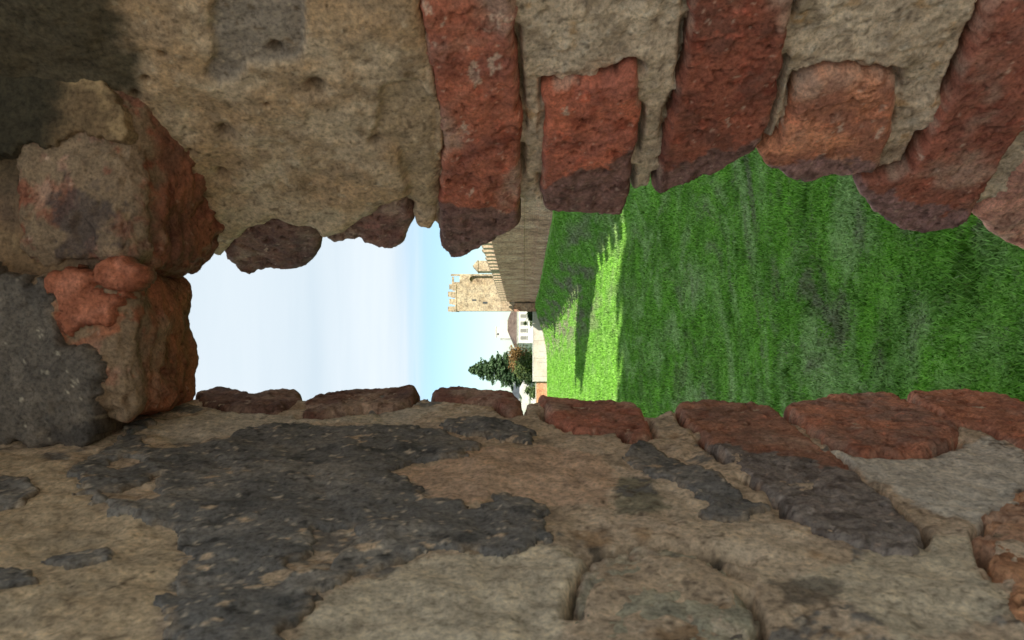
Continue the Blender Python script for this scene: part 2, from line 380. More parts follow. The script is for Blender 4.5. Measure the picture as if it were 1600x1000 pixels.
# white house with hipped tile roof
def house(name, loc, rz, w, d, h, mat, roofmat, label, wins, rh=2.2, hip=True, over=0.35):
    o = empty(name, loc, rz)
    MB().box(0, w, 0, d, -0.6, h).build('wall', mat, o)
    e = over; r = MB()
    if hip:
        k = min(w, d)/2
        A = [(-e, -e, h+.003), (w+e, -e, h+.003), (w+e, d+e, h+.003), (-e, d+e, h+.003), (k, d/2, h+rh), (w-k, d/2, h+rh)]
        r.v += A; r.f += [[0, 1, 5, 4], [1, 2, 5], [2, 3, 4, 5], [3, 0, 4], [3, 2, 1, 0]]
    else:
        A = [(-e, -e, h+.003), (w+e, -e, h+.003), (w+e, d+e, h+.003), (-e, d+e, h+.003), (w/2, -e, h+rh), (w/2, d+e, h+rh)]
        r.v += A; r.f += [[0, 1, 4], [1, 2, 5, 4], [2, 3, 5], [3, 0, 4, 5], [3, 2, 1, 0]]
    r.build('roof', roofmat, o)
    MB().box(-e*0.8, w+e*0.8, -e*0.8, d+e*0.8, h-0.18, h).build('eave', M_WHITE, o)
    for (wx, wz, ww, wh, closed) in wins:
        wf = MB().box(wx-ww/2-0.1, wx+ww/2+0.1, -0.07, -0.003, wz-wh/2-0.1, wz+wh/2+0.1).build('window', M_WHITE if not closed else M_POST, o)
        MB().box(wx-ww/2, wx+ww/2, -0.10, -0.072, wz-wh/2, wz+wh/2).build('shutter' if closed else 'pane', M_SHUT if closed else M_GLASS, wf)
        MB().box(wx-ww/2-0.15, wx+ww/2+0.15, -0.2, -0.074, wz-wh/2-0.22, wz-wh/2-0.103).build('sill', M_GREYW, wf)
    tag(o, label, 'house'); return o
HY = 205.0
pL = at(833, 536, HY); g0 = -3.6
eave = at(807.5, 520, HY).z
wins = []
for k in range(5):
    wins.append((1.35+k*1.95, at(818, 500, HY).z-g0, 0.85, 1.55, True))
hs = house('white_house', (pL.x, HY, g0), math.radians(17), 12.0, 9.0, eave-g0, M_WHITE, M_ROOF, 'white stucco house with brown hipped tile roof and grey shutters beside the tower', wins, rh=2.5)
for k in range(2):
    w_ = MB().box(-0.07, -0.003, 2.2+k*3, 3.1+k*3, at(821, 500, HY).z-g0-0.7, at(821, 500, HY).z-g0+0.7).build('window', M_GLASS, hs)
tb = empty('white_block', (at(800, 528.5, 235).x, 235, -4)); tag(tb, 'plain white flat roofed block rising behind the tiled roof', 'building')
def zz(xi, y): return at(xi, 500, y).z
wB = at(800, 501, 235).x - at(800, 528.5, 235).x
MB().box(0, wB, 0, 8, 0, zz(782, 235)+4).build('wall', M_WHITE, tb)
MB().box(-0.55, -0.003, 0.1, 7.5, 0, zz(781.5, 235)+4).build('painted_shade_return', M_GREYW, tb)  # grey strip: shade of the white block's side put into the colour
up = MB().box(0.3, wB*0.62, 1, 6, zz(782, 235)+4.003, zz(775, 235)+4).build('roof_room', M_WHITE, tb)
MB().box(0.9, 1.5, 0.93, 0.996, zz(780, 235)+4.1, zz(776.5, 235)+4).build('door', M_GLASS, up)
MB().box(0.15, wB*0.62+0.2, 0.85, 6.2, zz(775, 235)+4.003, zz(775, 235)+4.25).build('roof_slab', M_WHITE, up)

# boundary walls at the far edge of the lawn
CY = 153.0
def low_wall(name, yiL, yiR, xit, mat, y, label, cop=M_WHITE, pil=True):
    xa, xb = at(800, yiL, y).x, at(800, yiR, y).x
    o = empty(name, (xa, y, -4.9)); h = at(xit, 500, y).z + 4.9
    MB().box(0, xb-xa, 0, 0.4, -1, h).build('wall_body', mat, o)
    MB().box(-0.05, xb-xa+0.05, -0.06, 0.46, h+0.003, h+0.16).build('coping', cop, o)
    if pil:
        x = 1.0
        while x < xb-xa-0.5:
            MB().box(x, x+0.35, -0.08, -0.003, -1, h-0.003).build('pilaster', mat, o); x += 3.4
    return tag(o, label, 'wall')
low_wall('boundary_wall', 596, 462, 833.5, M_CREAM, CY, 'long cream plastered boundary wall along the far edge of the lawn')
low_wall('brick_garden_wall', 640, 597, 838, M_ORANGE, CY+0.6, 'short orange brick wall continuing from the cream wall', M_CREAM, False)
for xi_, yi_ in ((0, 549), (0, 557.5), (0, 566)):
    c_ = at(857, yi_, 148)
    o = empty('fence_post', (c_.x, 148, -4.6)); tag(o, 'thin grey post standing in front of the cream boundary wall', 'post', 'posts by the boundary wall')
    MB().tube((0, 0, -0.5), (0, 0, 2.0), 0.05, 0.045).build('shaft', M_POST, o); MB().tube((0, 0, 2.003), (0, 0, 2.09), 0.075, 0.02).build('cap', M_POST, o)
# small white gabled house and grey shed at the left end
pG = at(800, 636, 175)
house('gabled_house', (pG.x, 175, -4.4), math.radians(-4), 6.3, 7, at(826, 500, 175).z+4.4, M_WHITE, M_WHITE, 'small white gabled house beyond the orange brick wall', [(4.6, 1.6, .8, 1.0, False)], rh=2.0, hip=False)
pS = at(800, 640, 196)
house('grey_annex', (pS.x, 196, -4.2), 0, 8.2, 7, at(812, 500, 196).z+4.2, M_WHITE, M_GREYW, 'low house with a broad grey roof behind the conifer', [(6.6, 2.0, .8, 1.3, True), (3.4, 2.0, .8, 1.3, True)], rh=1.9)

# trees
def leaves(name, centres, size, c_lo, c_hi, parent, flat=0.5):
    n = len(centres); C = np.asarray(centres, float)
    d1 = rng.normal(size=(n, 3)); d1[:, 2] *= flat; d1 /= np.linalg.norm(d1, axis=1)[:, None]
    d2 = rng.normal(size=(n, 3)); d2 -= d1*np.sum(d1*d2, axis=1)[:, None]; d2 /= np.linalg.norm(d2, axis=1)[:, None]
    s = size*(0.6+0.8*rng.random(n))[:, None]
    V = np.stack([C-d1*s, C+d2*s*0.45, C+d1*s, C-d2*s*0.45], 1).reshape(-1, 3)
    f = rng.random((n, 1)); cl = np.asarray(c_lo)*(1-f) + np.asarray(c_hi)*f
    return link(name, mesh_np(name, V, np.arange(n*4).reshape(-1, 4), np.repeat(cl, 4, axis=0), False), M_LEAF, parent)
def conifer(name, base, h, r, label, nbr=170, tilt=0.0):
    o = empty(name, base); tag(o, label, 'tree')
    tm = MB(); tm.tube((0, 0, -0.5), (0.15, 0, h*0.5), 0.32, 0.2); tm.tube((0.15, 0, h*0.5-0.02), (0.05, 0, h*0.97), 0.2, 0.03)
    pts = []
    bm_ = MB()
    for k in range(nbr):
        u = (k+random.random())/nbr; z = h*(0.1+0.88*u)
        L = r*(1-u)**0.75*random.uniform(0.55, 1.12)*(0.8 if u < 0.12 else 1) + 0.35
        a = k*2.399+random.uniform(-.4, .4); dx, dy = math.cos(a), math.sin(a)
        rise = random.uniform(-0.05, 0.3)*L
        bm_.tube((0.1, 0, z), (dx*L*0.9, dy*L*0.9, z+rise-0.1*L), 0.06, 0.015, 5)
        n = int(34*L)+14
        for j in range(n):
            w = 0.15+0.85*math.sqrt(random.random()); sp = 0.34*(1-w*0.5)*min(L, 2.2)
            pts.append((dx*L*w+random.gauss(0, sp), dy*L*w+random.gauss(0, sp), z+rise*w-0.1*L*w*w+random.gauss(0, 0.16)))
    tm.build('trunk', M_BARK, o); bm_.build('limbs', M_BARK, o)
    leaves('crown', pts, 0.34, (0.014, 0.036, 0.014), (0.085, 0.14, 0.06), o, 0.4)
    return o
def broadleaf(name, base, h, r, label, c_lo, c_hi, nclump=70, zlo=0.18, cat='tree', size=0.27):
    o = empty(name, base); tag(o, label, cat)
    tm = MB(); tm.tube((0, 0, -0.5), (0.1, 0, h*0.45), 0.2*h/6, 0.13*h/6)
    pts = []
    for k in range(nclump):
        while True:
            p = np.array([random.uniform(-1, 1) for _ in range(3)])
            if 0.25 < np.linalg.norm(p) < 1: break
        c = np.array([p[0]*r, p[1]*r, h*(zlo+(1-zlo)*(p[2]+1)/2)])*np.array([random.uniform(.85, 1.1)]*2+[1])
        if k % 3 == 0: tm.tube((0.08, 0, h*0.35), tuple(c), 0.06*h/6, 0.015, 5)
        cs = random.uniform(0.22, 0.5)*r*0.6
        for j in range(75): pts.append(c + rng.normal(size=3)*cs*np.array([1, 1, 0.75]))
    tm.build('trunk', M_BARK, o)
    leaves('crown' if cat == 'tree' else 'foliage', pts, size, c_lo, c_hi, o, 0.8)
    return o
b_ = at(835, 577, 190)
conifer('conifer_tree', (b_.x, 190, -4.0), at(732, 577, 190).z+4.0, 5.3, 'tall dark green conifer standing behind the cream boundary wall')
b_ = at(835, 561, 176)
broadleaf('autumn_tree', (b_.x, 176, -4.0), at(796, 561, 176).z+4.0, 2.4, 'small rust brown leafed tree in front of the conifer', (0.10, 0.055, 0.018), (0.26, 0.16, 0.06), 40, 0.45)
b_ = at(835, 572, 172)
broadleaf('round_tree', (b_.x, 172, -4.3), at(806, 572, 172).z+4.3, 2.5, 'low round green tree behind the cream boundary wall', (0.018, 0.04, 0.01), (0.10, 0.13, 0.035), 55, 0.2)
b_ = at(835, 588, 171)
broadleaf('round_tree', (b_.x, 171, -4.3), at(815, 588, 171).z+4.3, 1.7, 'small dark bushy tree at the end of the cream wall', (0.012, 0.03, 0.01), (0.06, 0.09, 0.03), 40, 0.15)
b_ = at(835, 611, 168)
broadleaf('leafy_shrub', (b_.x, 168, -4.6), at(822, 611, 168).z+4.6, 1.3, 'green shrub in front of the small gabled house', (0.03, 0.05, 0.015), (0.10, 0.15, 0.05), 25, 0.15, 'shrub')
b_ = at(835, 492, 157)
broadleaf('leafy_shrub', (b_.x, 157, -3.4), at(823, 492, 157).z+3.4, 1.0, 'dark green shrub growing against the foot of the tower', (0.012, 0.03, 0.01), (0.06, 0.10, 0.03), 25, 0.1, 'shrub')
b_ = at(835, 501, 185)
broadleaf('slender_tree', (b_.x, 185, -4.0), at(812, 501, 185).z+4.0, 1.5, 'thin leafed young tree in front of the white house', (0.03, 0.05, 0.02), (0.12, 0.16, 0.06), 4, 0.3)
# ------------------------------------------------------------------ the masonry round the loophole
YE = 0.75
class Surf:
    def __init__(s, O, U, V):
        s.O, s.U, s.V = np.array(O, float), np.array(U, float)/np.linalg.norm(U), np.array(V, float)/np.linalg.norm(V)
        n = np.cross(s.U, s.V); s.flip = np.dot(n, -s.O) < 0; s.Nn = -n if s.flip else n
    def st(s, pts):
        out = []
        for xi, yi in pts:
            d = np.array(LOOK + RIGHTI*((xi-800)/F) + UPI*((500-yi)/F)); k = np.dot(s.O, s.Nn)/np.dot(d, s.Nn); p = d*k - s.O
            out.append((np.dot(p, s.U), np.dot(p, s.V)))
        return np.array(out)
    def co(s, a, b, h): return s.O + a[:, None]*s.U + b[:, None]*s.V + h[:, None]*s.Nn
S_R = Surf((0.0955, YE, 0), (0, 0, 1), (0.65, -1, 0))
S_L = Surf((-0.0716, YE, 0), (0, 0, 1), (-0.15, -1, 0))
S_F = Surf((0, 0.625, 0.4), (1, 0, 0), (0, 0, 1))
def chaikin(P, n=1, w=0.12):
    for _ in range(n):
        Q = np.roll(P, -1, axis=0); P = np.stack([P*(1-w)+Q*w, P*w+Q*(1-w)], 1).reshape(-1, 2)
    return P
def psd(P, a, b):                            # signed distance to polygon, positive inside
    d2 = np.full(a.shape, 1e9); ins = np.zeros(a.shape, bool); n = len(P)
    for i in range(n):
        x0, y0 = P[i]; x1, y1 = P[(i+1) % n]; ex, ey = x1-x0, y1-y0; L = ex*ex+ey*ey+1e-14
        k = np.clip(((a-x0)*ex+(b-y0)*ey)/L, 0, 1)
        d2 = np.minimum(d2, (a-x0-k*ex)**2+(b-y0-k*ey)**2)
        cr = ((y0 > b) != (y1 > b)) & (a < (x1-x0)*(b-y0)/(y1-y0+1e-14)+x0); ins ^= cr
    return np.where(ins, 1, -1)*np.sqrt(d2)
def piece(name, S, poly, hfun, cfun, mat, parent, res=0.0016, depth=0.03, holes=(), wob=0.0042, wsc=48, smooth=1, seed=0.0):
    P = chaikin(poly if isinstance(poly, np.ndarray) else S.st(poly), smooth)
    lo, hi = P.min(0)-res*3, P.max(0)+res*3
    aa = np.arange(lo[0], hi[0], res); bb = np.arange(lo[1], hi[1], res)
    A, B = np.meshgrid(aa, bb, indexing='ij'); sh = A.shape; a, b = A.ravel(), B.ravel()
    pl = np.stack([a, b, np.full_like(a, seed*0.37)], 1)
    sd = psd(P, a, b) + wob*fbm(pl, wsc, 5, 0.62)
    for H in holes: sd = np.minimum(sd, -(psd(chaikin(S.st(H), smooth), a, b)) + wob*fbm(pl, wsc, 3, off=3.3))
    sd2 = sd.reshape(sh); ga, gb = np.gradient(sd2, res)
    gl = np.sqrt(ga**2+gb**2)+1e-6
    ok = sd2 > -res*1.5
    cell = (ok[:-1, :-1] & ok[1:, :-1] & ok[1:, 1:] & ok[:-1, 1:])
    cin = np.maximum.reduce([sd2[:-1, :-1], sd2[1:, :-1], sd2[1:, 1:], sd2[:-1, 1:]]) > 0
    cell &= cin
    mv = np.where(sd2 < 0, -sd2, 0)
    a2 = (A + mv*ga/gl**2*np.clip(gl, 0, 1)).ravel(); b2 = (B + mv*gb/gl**2*np.clip(gl, 0, 1)).ravel()
    sdc = np.maximum(sd, 0)
    p3 = S.co(a2, b2, np.zeros_like(a2))
    h = hfun(a2, b2, sdc, p3); cc = cfun(a2, b2, sdc, p3, h)
    I = np.arange(a.size).reshape(sh)
    q = np.stack([I[:-1, :-1], I[1:, :-1], I[1:, 1:], I[:-1, 1:]], -1)[cell]
    # boundary edges -> skirt
    e = np.concatenate([q[:, [0, 1]], q[:, [1, 2]], q[:, [2, 3]], q[:, [3, 0]]])
    key = np.sort(e, 1); kk = key[:, 0].astype(np.int64)*a.size+key[:, 1]
    u, inv, cnt = np.unique(kk, return_inverse=True, return_counts=True)
    be = e[cnt[inv] == 1]
    used = np.unique(q); remap = np.full(a.size, -1); remap[used] = np.arange(len(used))
    top = S.co(a2[used], b2[used], h[used])
    bu = np.unique(be); rb = np.full(a.size, -1); rb[bu] = np.arange(len(bu)) + len(used)
    low = S.co(a2[bu], b2[bu], np.full(len(bu), -depth))
    V = np.concatenate([top, low]); Cc = np.concatenate([cc[used], np.tile(px(80, 68, 52), (len(bu), 1))])
    Q = np.concatenate([remap[q], np.stack([remap[be[:, 1]], remap[be[:, 0]], rb[be[:, 0]], rb[be[:, 1]]], 1)])
    if S.flip: Q = Q[:, ::-1]
    return link(name, mesh_np(name, V, Q, Cc), mat, parent)
def dsat(c): return (c*0.88 + c.mean()*0.12)*np.array([1.03, 1.10, 0.98])
def blend(c, d, f): return c + (np.asarray(d)-c)*np.asarray(f)[:, None]

lw = empty('loophole_wall', (0, 0, 0))
tag(lw, 'thick old brick and plaster wall pierced by a ragged narrow loophole', 'wall')

# -------- right flank of the opening (top of the picture)
def brick_h(proud, amp=0.003, bev=0.005, sc=38, seed=0.0, tilt=(0, 0)):
    def f(a, b, sd, p):
        r = np.clip(sd/bev, 0, 1); prof = np.sqrt(1-(1-r)**2)
        n = fbm(p, sc, 6, 0.6, off=seed); pit = sstep(fbm(p, 170, 2, off=seed+5), 0.5, 0.8)
        ch = sstep(fbm(p, 30, 4, 0.6, off=seed+9), 0.22, 0.36); ch2 = sstep(fbm(p, 52, 4, 0.6, off=seed+19), 0.30, 0.42)
        return (prof-1)*0.010 + proud + amp*0.8*n - 0.0022*pit - 0.0016*ch - 0.0012*ch2 + 0.0006*fbm(p, 260, 2, off=seed)
    return f
def brick_c(c1, c2, seed=0.0, smear=0.35, crust=None, crust_col=px(88, 66, 62), smear_col=px(152, 130, 112)):
    def f(a, b, sd, p, h):
        n = fbm(p, 26, 5, 0.6, off=seed+1); vb = 0.92 + 0.36*abs(math.sin(seed*7.7)); c = np.tile(dsat(px(*c1))*vb, (len(a), 1)); c = blend(c, dsat(px(*c2))*vb, sstep(n, -0.3, 0.4))
        c = blend(c, px(*c1)*0.6, sstep(fbm(p, 50, 5, 0.6, off=seed+20), 0.2, 0.6)*0.75)
        c = blend(c, px(*c1)*1.5, sstep(fbm(p, 62, 5, 0.6, off=seed+25), 0.3, 0.6)*0.55)
        c = blend(c, smear_col*0.82, sstep(fbm(p, 13, 4, 0.6, off=seed+30), 0.25-0.5*smear, 0.75-0.5*smear)*0.62)     # lime bloom
        c = blend(c, smear_col, sstep(fbm(p*np.array([1, 1, 1.7]), 38, 6, 0.66, off=seed+40), 0.66-0.5*smear, 0.76-0.5*smear)*0.8)
        c = blend(c, px(*c1)*0.4, sstep(fbm(p, 30, 4, 0.6, off=seed+9), 0.20, 0.26)*(1-sstep(fbm(p, 30, 4, 0.6, off=seed+9), 0.30, 0.40))*0.6)
        if crust is not None:
            k = sstep(crust(a, b) + 0.018*fbm(p, 45, 5, 0.6, off=seed+60), -0.002, 0.003)
            cr = np.tile(crust_col, (len(a), 1)); cr = blend(cr, crust_col*0.5, sstep(fbm(p, 80, 4, off=seed+70), 0.0, 0.4)); cr = blend(cr, crust_col*1.5, sstep(fbm(p, 120, 4, off=seed+75), 0.25, 0.5))
            c = blend(c, cr, k*0.92)
        c = blend(c, c*0.4, sstep(fbm(p, 170, 2, off=seed+5), 0.5, 0.8)*0.85)
        c = blend(c, smear_col*1.1, sstep(fbm(p, 210, 2, off=seed+85), 0.68, 0.85)*0.4)
        if sd is not None: c = blend(c, smear_col*0.8, (1-sstep(sd, 0.0005, 0.004))*sstep(fbm(p, 40, 3, off=seed+90), 0.0, 0.5)*0.6)
        return c
    return f
def pxline(S, p0, p1):                       # signed side of a line traced on the surface
    P = S.st([p0, p1]); d = P[1]-P[0]; n = np.array([-d[1], d[0]])/np.linalg.norm(d)
    return lambda a, b: (a-P[0, 0])*n[0] + (b-P[0, 1])*n[1]
E = -1500
RB = {   # name: outline, colours, proud, seed, crust line
 'a': ([(345, 393), (355, 410), (375, 431), (430, 426), (470, 423), (492, 411), (503, 380), (485, 345), (430, 325), (385, 345), (358, 378)], (82, 55, 50), (66, 46, 44), 0.000, 1, None),
 'b': ([(506, 372), (520, 384), (560, 381), (590, 390), (612, 393), (628, 385), (647, 358), (645, 330), (632, 300), (600, 300), (560, 325), (520, 345)], (92, 58, 52), (74, 50, 46), 0.000, 2, None),
 'c': ([(650, -60), (800, -60), (806, 100), (815, 200), (812, 345), (790, 363), (760, 383), (730, 397), (705, 401), (690, 393), (683, 330), (692, 200), (674, 120)], (122, 62, 44), (104, 54, 44), 0.004, 3, ((660, 322), (830, 322))),
 'd': ([(850, 140), (900, 127), (950, 128), (985, 108), (1000, 110), (1000, 200), (990, 262), (980, 318), (968, 333), (900, 332), (846, 329), (845, 250), (852, 180)], (128, 62, 42), (110, 56, 44), 0.003, 4, ((840, 292), (1000, 215))),
 'e': ([(1085, -60), (1252, -60), (1226, 90), (1211, 160), (1196, 215), (1174, 239), (1120, 268), (1070, 290), (1022, 306), (1036, 250), (1047, 180), (1070, 110)], (116, 58, 42), (92, 50, 40), 0.003, 5, ((1020, 268), (1200, 205))),
 'f': ([(1245, 128), (1290, 112), (1340, 113), (1404, 122), (1402, 170), (1392, 210), (1370, 270), (1330, 278), (1290, 279), (1262, 287), (1230, 277), (1200, 263), (1180, 238), (1216, 222), (1236, 178)], (134, 80, 56), (104, 60, 46), 0.003, 6, ((1190, 244), (1380, 252))),
 'g': ([(1545, 0), (1600, -20), (1700, -40), (1640, 130), (1582, 220), (1514, 334), (1490, 351), (1460, 359), (1420, 359), (1380, 341), (1350, 311), (1335, 281), (1420, 268), (1442, 218), (1482, 150), (1512, 80)], (112, 58, 44), (94, 52, 42), 0.006, 7, ((1335, 282), (1530, 330))),
 'h': ([(1517, 339), (1545, 322), (1600, 262), (1690, 190), (1790, 300), (1790, 480), (1690, 440), (1600, 395), (1560, 377)], (140, 92, 80), (118, 80, 70), 0.0, 8, None),
 'i': ([(1690, 60), (1760, -20), (1900, -80), (1930, 40), (1800, 240), (1720, 160)], (120, 62, 46), (98, 54, 44), 0.003, 9, None),
 'j': ([(1830, 330), (1960, 180), (2080, 200), (2080, 560), (1900, 540), (1810, 470)], (124, 64, 48), (98, 54, 44), 0.002, 10, None),
}
rp = [S_R.st(v[0]) for v in RB.values()]
plaster_R = [(120, -60), (640, -60), (668, 60), (676, 120), (692, 200), (684, 330), (676, 356), (655, 350), (640, 312), (600, 318), (560, 343), (505, 372), (488, 352), (430, 338), (388, 356), (345, 398), (322, 392), (240, 330), (190, 260), (130, 200), (60, 160), (0, 120), (-100, 60), (-100, -60)]
mortar_R = [(-140, -110), (2100, -110), (2100, 520), (1900, 500), (1700, 435), (1600, 385), (1545, 350), (1518, 328), (1500, 320), (1420, 320), (1352, 296), (1340, 272), (1260, 262), (1198, 246), (1183, 238), (1170, 234), (1100, 262), (1020, 304), (985, 316), (900, 322), (850, 328), (812, 326), (800, 345), (720, 380), (694, 370), (674, 358), (655, 350), (640, 366), (600, 376), (515, 374), (500, 372), (440, 405), (380, 410), (352, 400), (335, 398), (240, 360), (60, 250), (-140, 150)]
def near_bricks(polys, a, b):
    d = np.full(a.shape, 1.0)
    for P in polys: d = np.minimum(d, np.abs(psd(P, a, b)))
    return d
def mortar_h(polys, base=-0.007, seed=0.0, amp=0.006, lk=1.0):
    def f(a, b, sd, p):
        d = near_bricks(polys, a, b); crack = (1-sstep(d, 0.002, 0.006))*sstep(fbm(p, 22, 3, off=seed+11), -0.25, 0.2)
        r = np.clip(sd/0.010, 0, 1)
        lump = lk*np.abs(fbm(p, 70, 5, 0.65, off=seed+2))*1.3
        return base + amp*fbm(p, 20, 5, 0.6, off=seed) + 0.003*lump - 0.017*crack + (np.sqrt(1-(1-r)**2)-1)*0.012
    return f
def mortar_c(c1, c2, c3, seed=0.0):
    def f(a, b, sd, p, h):
        c = np.tile(px(*c1), (len(a), 1)); c = blend(c, px(*c2), sstep(fbm(p, 22, 5, 0.6, off=seed+3), -0.2, 0.4)); c = blend(c, px(*c3), sstep(fbm(p, 55, 5, 0.65, off=seed+33), 0.12, 0.5)*0.8)
        c = blend(c, px(88, 74, 54), sstep(fbm(p, 18, 5, 0.6, off=seed+53), 0.2, 0.5)*0.6)
        c = blend(c, px(128, 98, 60), sstep(fbm(p, 44, 3, off=seed+63), 0.42, 0.6)*0.6)
        c = blend(c, px(170, 160, 142), sstep(fbm(p, 150, 3, off=seed+73), 0.35, 0.6)*0.6)
        return blend(c, px(66, 56, 44), sstep(fbm(p, 170, 3, off=seed+83), 0.40, 0.65)*0.75)
    return f
piece('mortar_bed', S_R, mortar_R, mortar_h(rp, -0.007, 1.0), mortar_c((136, 121, 101), (156, 141, 120), (114, 99, 80), 1.0), M_MORTAR, lw, res=0.0019, wob=0.003)
for k, (poly, c1, c2, pr, sdn, cl) in RB.items():
    cr = pxline(S_R, *cl) if cl else None
    if cr is not None:                       # make the opening side positive
        q = S_R.st([(cl[0][0], cl[0][1]+80)]); s_ = np.sign(cr(q[:, 0], q[:, 1])[0]); cr = (lambda g, s: (lambda a, b: s*g(a, b)))(cr, s_)
    piece('brick', S_R, poly, brick_h(pr, 0.0035, 0.008 if k in 'abfh' else 0.0045, seed=sdn*3.1), brick_c(c1, c2, sdn*3.1, 0.5 if k in 'cab' else 0.3, cr, px(100, 76, 72) if k in 'fgh' else px(88, 66, 60)), M_BRICK, lw, seed=sdn)
PITS = S_R.st([(432, 72), (495, 128), (347, 268), (352, 202), (258, 78), (230, 118), (420, 155), (585, 215), (300, 232), (215, 142)]); PR = [0.0055, 0.0075, 0.005, 0.008, 0.003, 0.003, 0.002, 0.005, 0.004, 0.004]
FLK = S_R.st([(330, -60), (480, -60), (480, 60), (465, 90), (390, 95), (370, 115), (345, 125), (322, 110), (335, 80)])
FL2 = S_R.st([(585, 205), (620, 235), (640, 300), (600, 310), (690, 330), (690, 160), (650, 120), (600, 130)])
def pl_h(a, b, sd, p):
    r = np.clip(sd/0.012, 0, 1)
    h = 0.005 + 0.005*fbm(p, 11, 3, off=2.2) + 0.0022*fbm(p, 50, 5, .6, off=4.1) + (np.sqrt(1-(1-r)**2)-1)*0.008
    h = h - 0.005*sstep(psd(FLK, a, b)+0.003*fbm(p, 60, 3), -0.002, 0.003) - 0.006*sstep(psd(FL2, a, b)+0.005*fbm(p, 40, 3), -0.003, 0.004)
    for (x, y), r_ in zip(PITS, PR): h = h - 0.010*np.exp(-(((a-x)**2+(b-y)**2)/(r_*0.8)**2))
    return h
def pl_c(a, b, sd, p, h):
    c = np.tile(px(126, 104, 78), (len(a), 1)); c = blend(c, px(136, 120, 98), sstep(fbm(p, 13, 5, .6, off=6.1), -0.2, 0.3)); c = blend(c, px(114, 96, 74), sstep(fbm(p, 34, 5, .62, off=8.1), 0.1, 0.45))
    c = blend(c, px(92, 72, 48), sstep(fbm(p, 19, 4, off=18.1), 0.35, 0.8)*0.7)
    c = blend(c, px(98, 90, 80), sstep(psd(FLK, a, b)+0.003*fbm(p, 60, 3), -0.002, 0.003)*0.9)
    c = blend(c, px(116, 100, 78), sstep(psd(FL2, a, b)+0.005*fbm(p, 40, 3), -0.003, 0.004)*0.8)
    for (x, y), r_ in zip(PITS, PR): c = blend(c, px(70, 56, 42), 0.85*np.exp(-(((a-x)**2+(b-y)**2)/(r_)**2)))
    # dark green-brown towards the roof of the opening
    z = p[:, 2]; dark_top = sstep(z + 0.45*b + 0.07*fbm(p, 14, 5, 0.6, off=12.0), 0.36, 0.41)
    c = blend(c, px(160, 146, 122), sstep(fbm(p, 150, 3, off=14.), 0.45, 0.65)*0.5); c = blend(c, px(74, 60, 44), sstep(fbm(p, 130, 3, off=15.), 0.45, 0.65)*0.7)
    return blend(c, px(40, 37, 26), dark_top*0.9)
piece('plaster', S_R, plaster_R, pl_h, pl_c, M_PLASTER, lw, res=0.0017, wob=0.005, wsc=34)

# -------- left flank (bottom of the picture)
LB = {
 'a': ([(303, 611), (345, 603), (375, 607), (395, 615), (440, 609), (467, 607), (472, 624), (440, 640), (380, 640), (310, 630)], (84, 56, 48), (70, 48, 44), 0.003, 21, 0.5),
 'b': ([(474, 624), (500, 617), (545, 609), (600, 606), (648, 602), (656, 616), (632, 632), (560, 638), (500, 648), (470, 646)], (92, 60, 50), (76, 52, 46), 0.003, 22, 0.5),
 'c': ([(670, 607), (700, 602), (760, 606), (804, 611), (814, 622), (814, 642), (795, 645), (778, 630), (720, 626), (680, 622)], (96, 58, 48), (80, 50, 44), 0.003, 23, 0.45),
 'd': ([(836, 617), (900, 625), (960, 625), (1002, 631), (1020, 678), (985, 690), (972, 673), (900, 671), (858, 652)], (116, 66, 52), (98, 62, 52), 0.003, 24, 0.35),
 'e': ([(1056, 631), (1100, 625), (1160, 627), (1210, 637), (1262, 680), (1310, 712), (1440, 826), (1440, 864), (1345, 854), (1260, 824), (1190, 762), (1120, 702), (1072, 662)], (122, 78, 62), (102, 68, 58), 0.004, 25, 0.3),
 'f': ([(1223, 633), (1300, 617), (1390, 613), (1452, 640), (1502, 672), (1490, 692), (1440, 707), (1340, 708), (1288, 690), (1250, 660)], (124, 74, 56), (96, 66, 58), 0.005, 26, 0.25),
 'g': ([(1416, 611), (1500, 610), (1560, 617), (1640, 640), (1740, 700), (1720, 740), (1600, 702), (1545, 668), (1480, 656), (1440, 632)], (126, 74, 54), (110, 66, 52), 0.006, 27, 0.15),
 'h': ([(1532, 832), (1570, 790), (1640, 742), (1800, 800), (1800, 1060), (1640, 1030), (1580, 935), (1545, 890)], (134, 92, 66), (116, 76, 56), 0.004, 28, 0.3),
 'i': ([(925, 874), (1000, 852), (1100, 860), (1150, 890), (1182, 960), (1190, 1060), (1000, 1080), (890, 1060), (896, 930)], (116, 106, 94), (96, 90, 82), -0.006, 29, 0.5),
 'j': ([(1760, 690), (1860, 690), (2060, 830), (2060, 960), (1900, 900), (1800, 770)], (122, 72, 54), (104, 64, 52), 0.003, 30, 0.2),
}
lp = [S_L.st(v[0]) for v in LB.values()]
mortar_L = [(-140, 600), (160, 640), (250, 616), (303, 613), (395, 617), (468, 622), (545, 616), (650, 612), (662, 617), (690, 610), (800, 617), (822, 626), (836, 624), (900, 630), (1000, 636), (1020, 642), (1050, 634), (1100, 630), (1205, 636), (1225, 632), (1300, 624), (1400, 616), (1500, 618), (1560, 626), (1640, 648), (1760, 705), (2080, 860), (2080, 1260), (-140, 1260)]
GREYP = [(108, 735), (160, 702), (200, 662), (232, 658), (216, 690), (250, 702), (330, 690), (400, 668), (480, 660), (560, 668), (640, 662), (700, 678), (760, 690), (722, 712), (642, 716), (618, 735), (640, 756), (680, 776), (740, 790), (790, 768), (850, 790), (856, 840), (800, 862), (700, 850), (620, 862), (560, 892), (500, 916), (470, 948), (440, 1060), (240, 1060), (262, 925), (292, 872), (272, 820), (205, 802), (150, 790)]
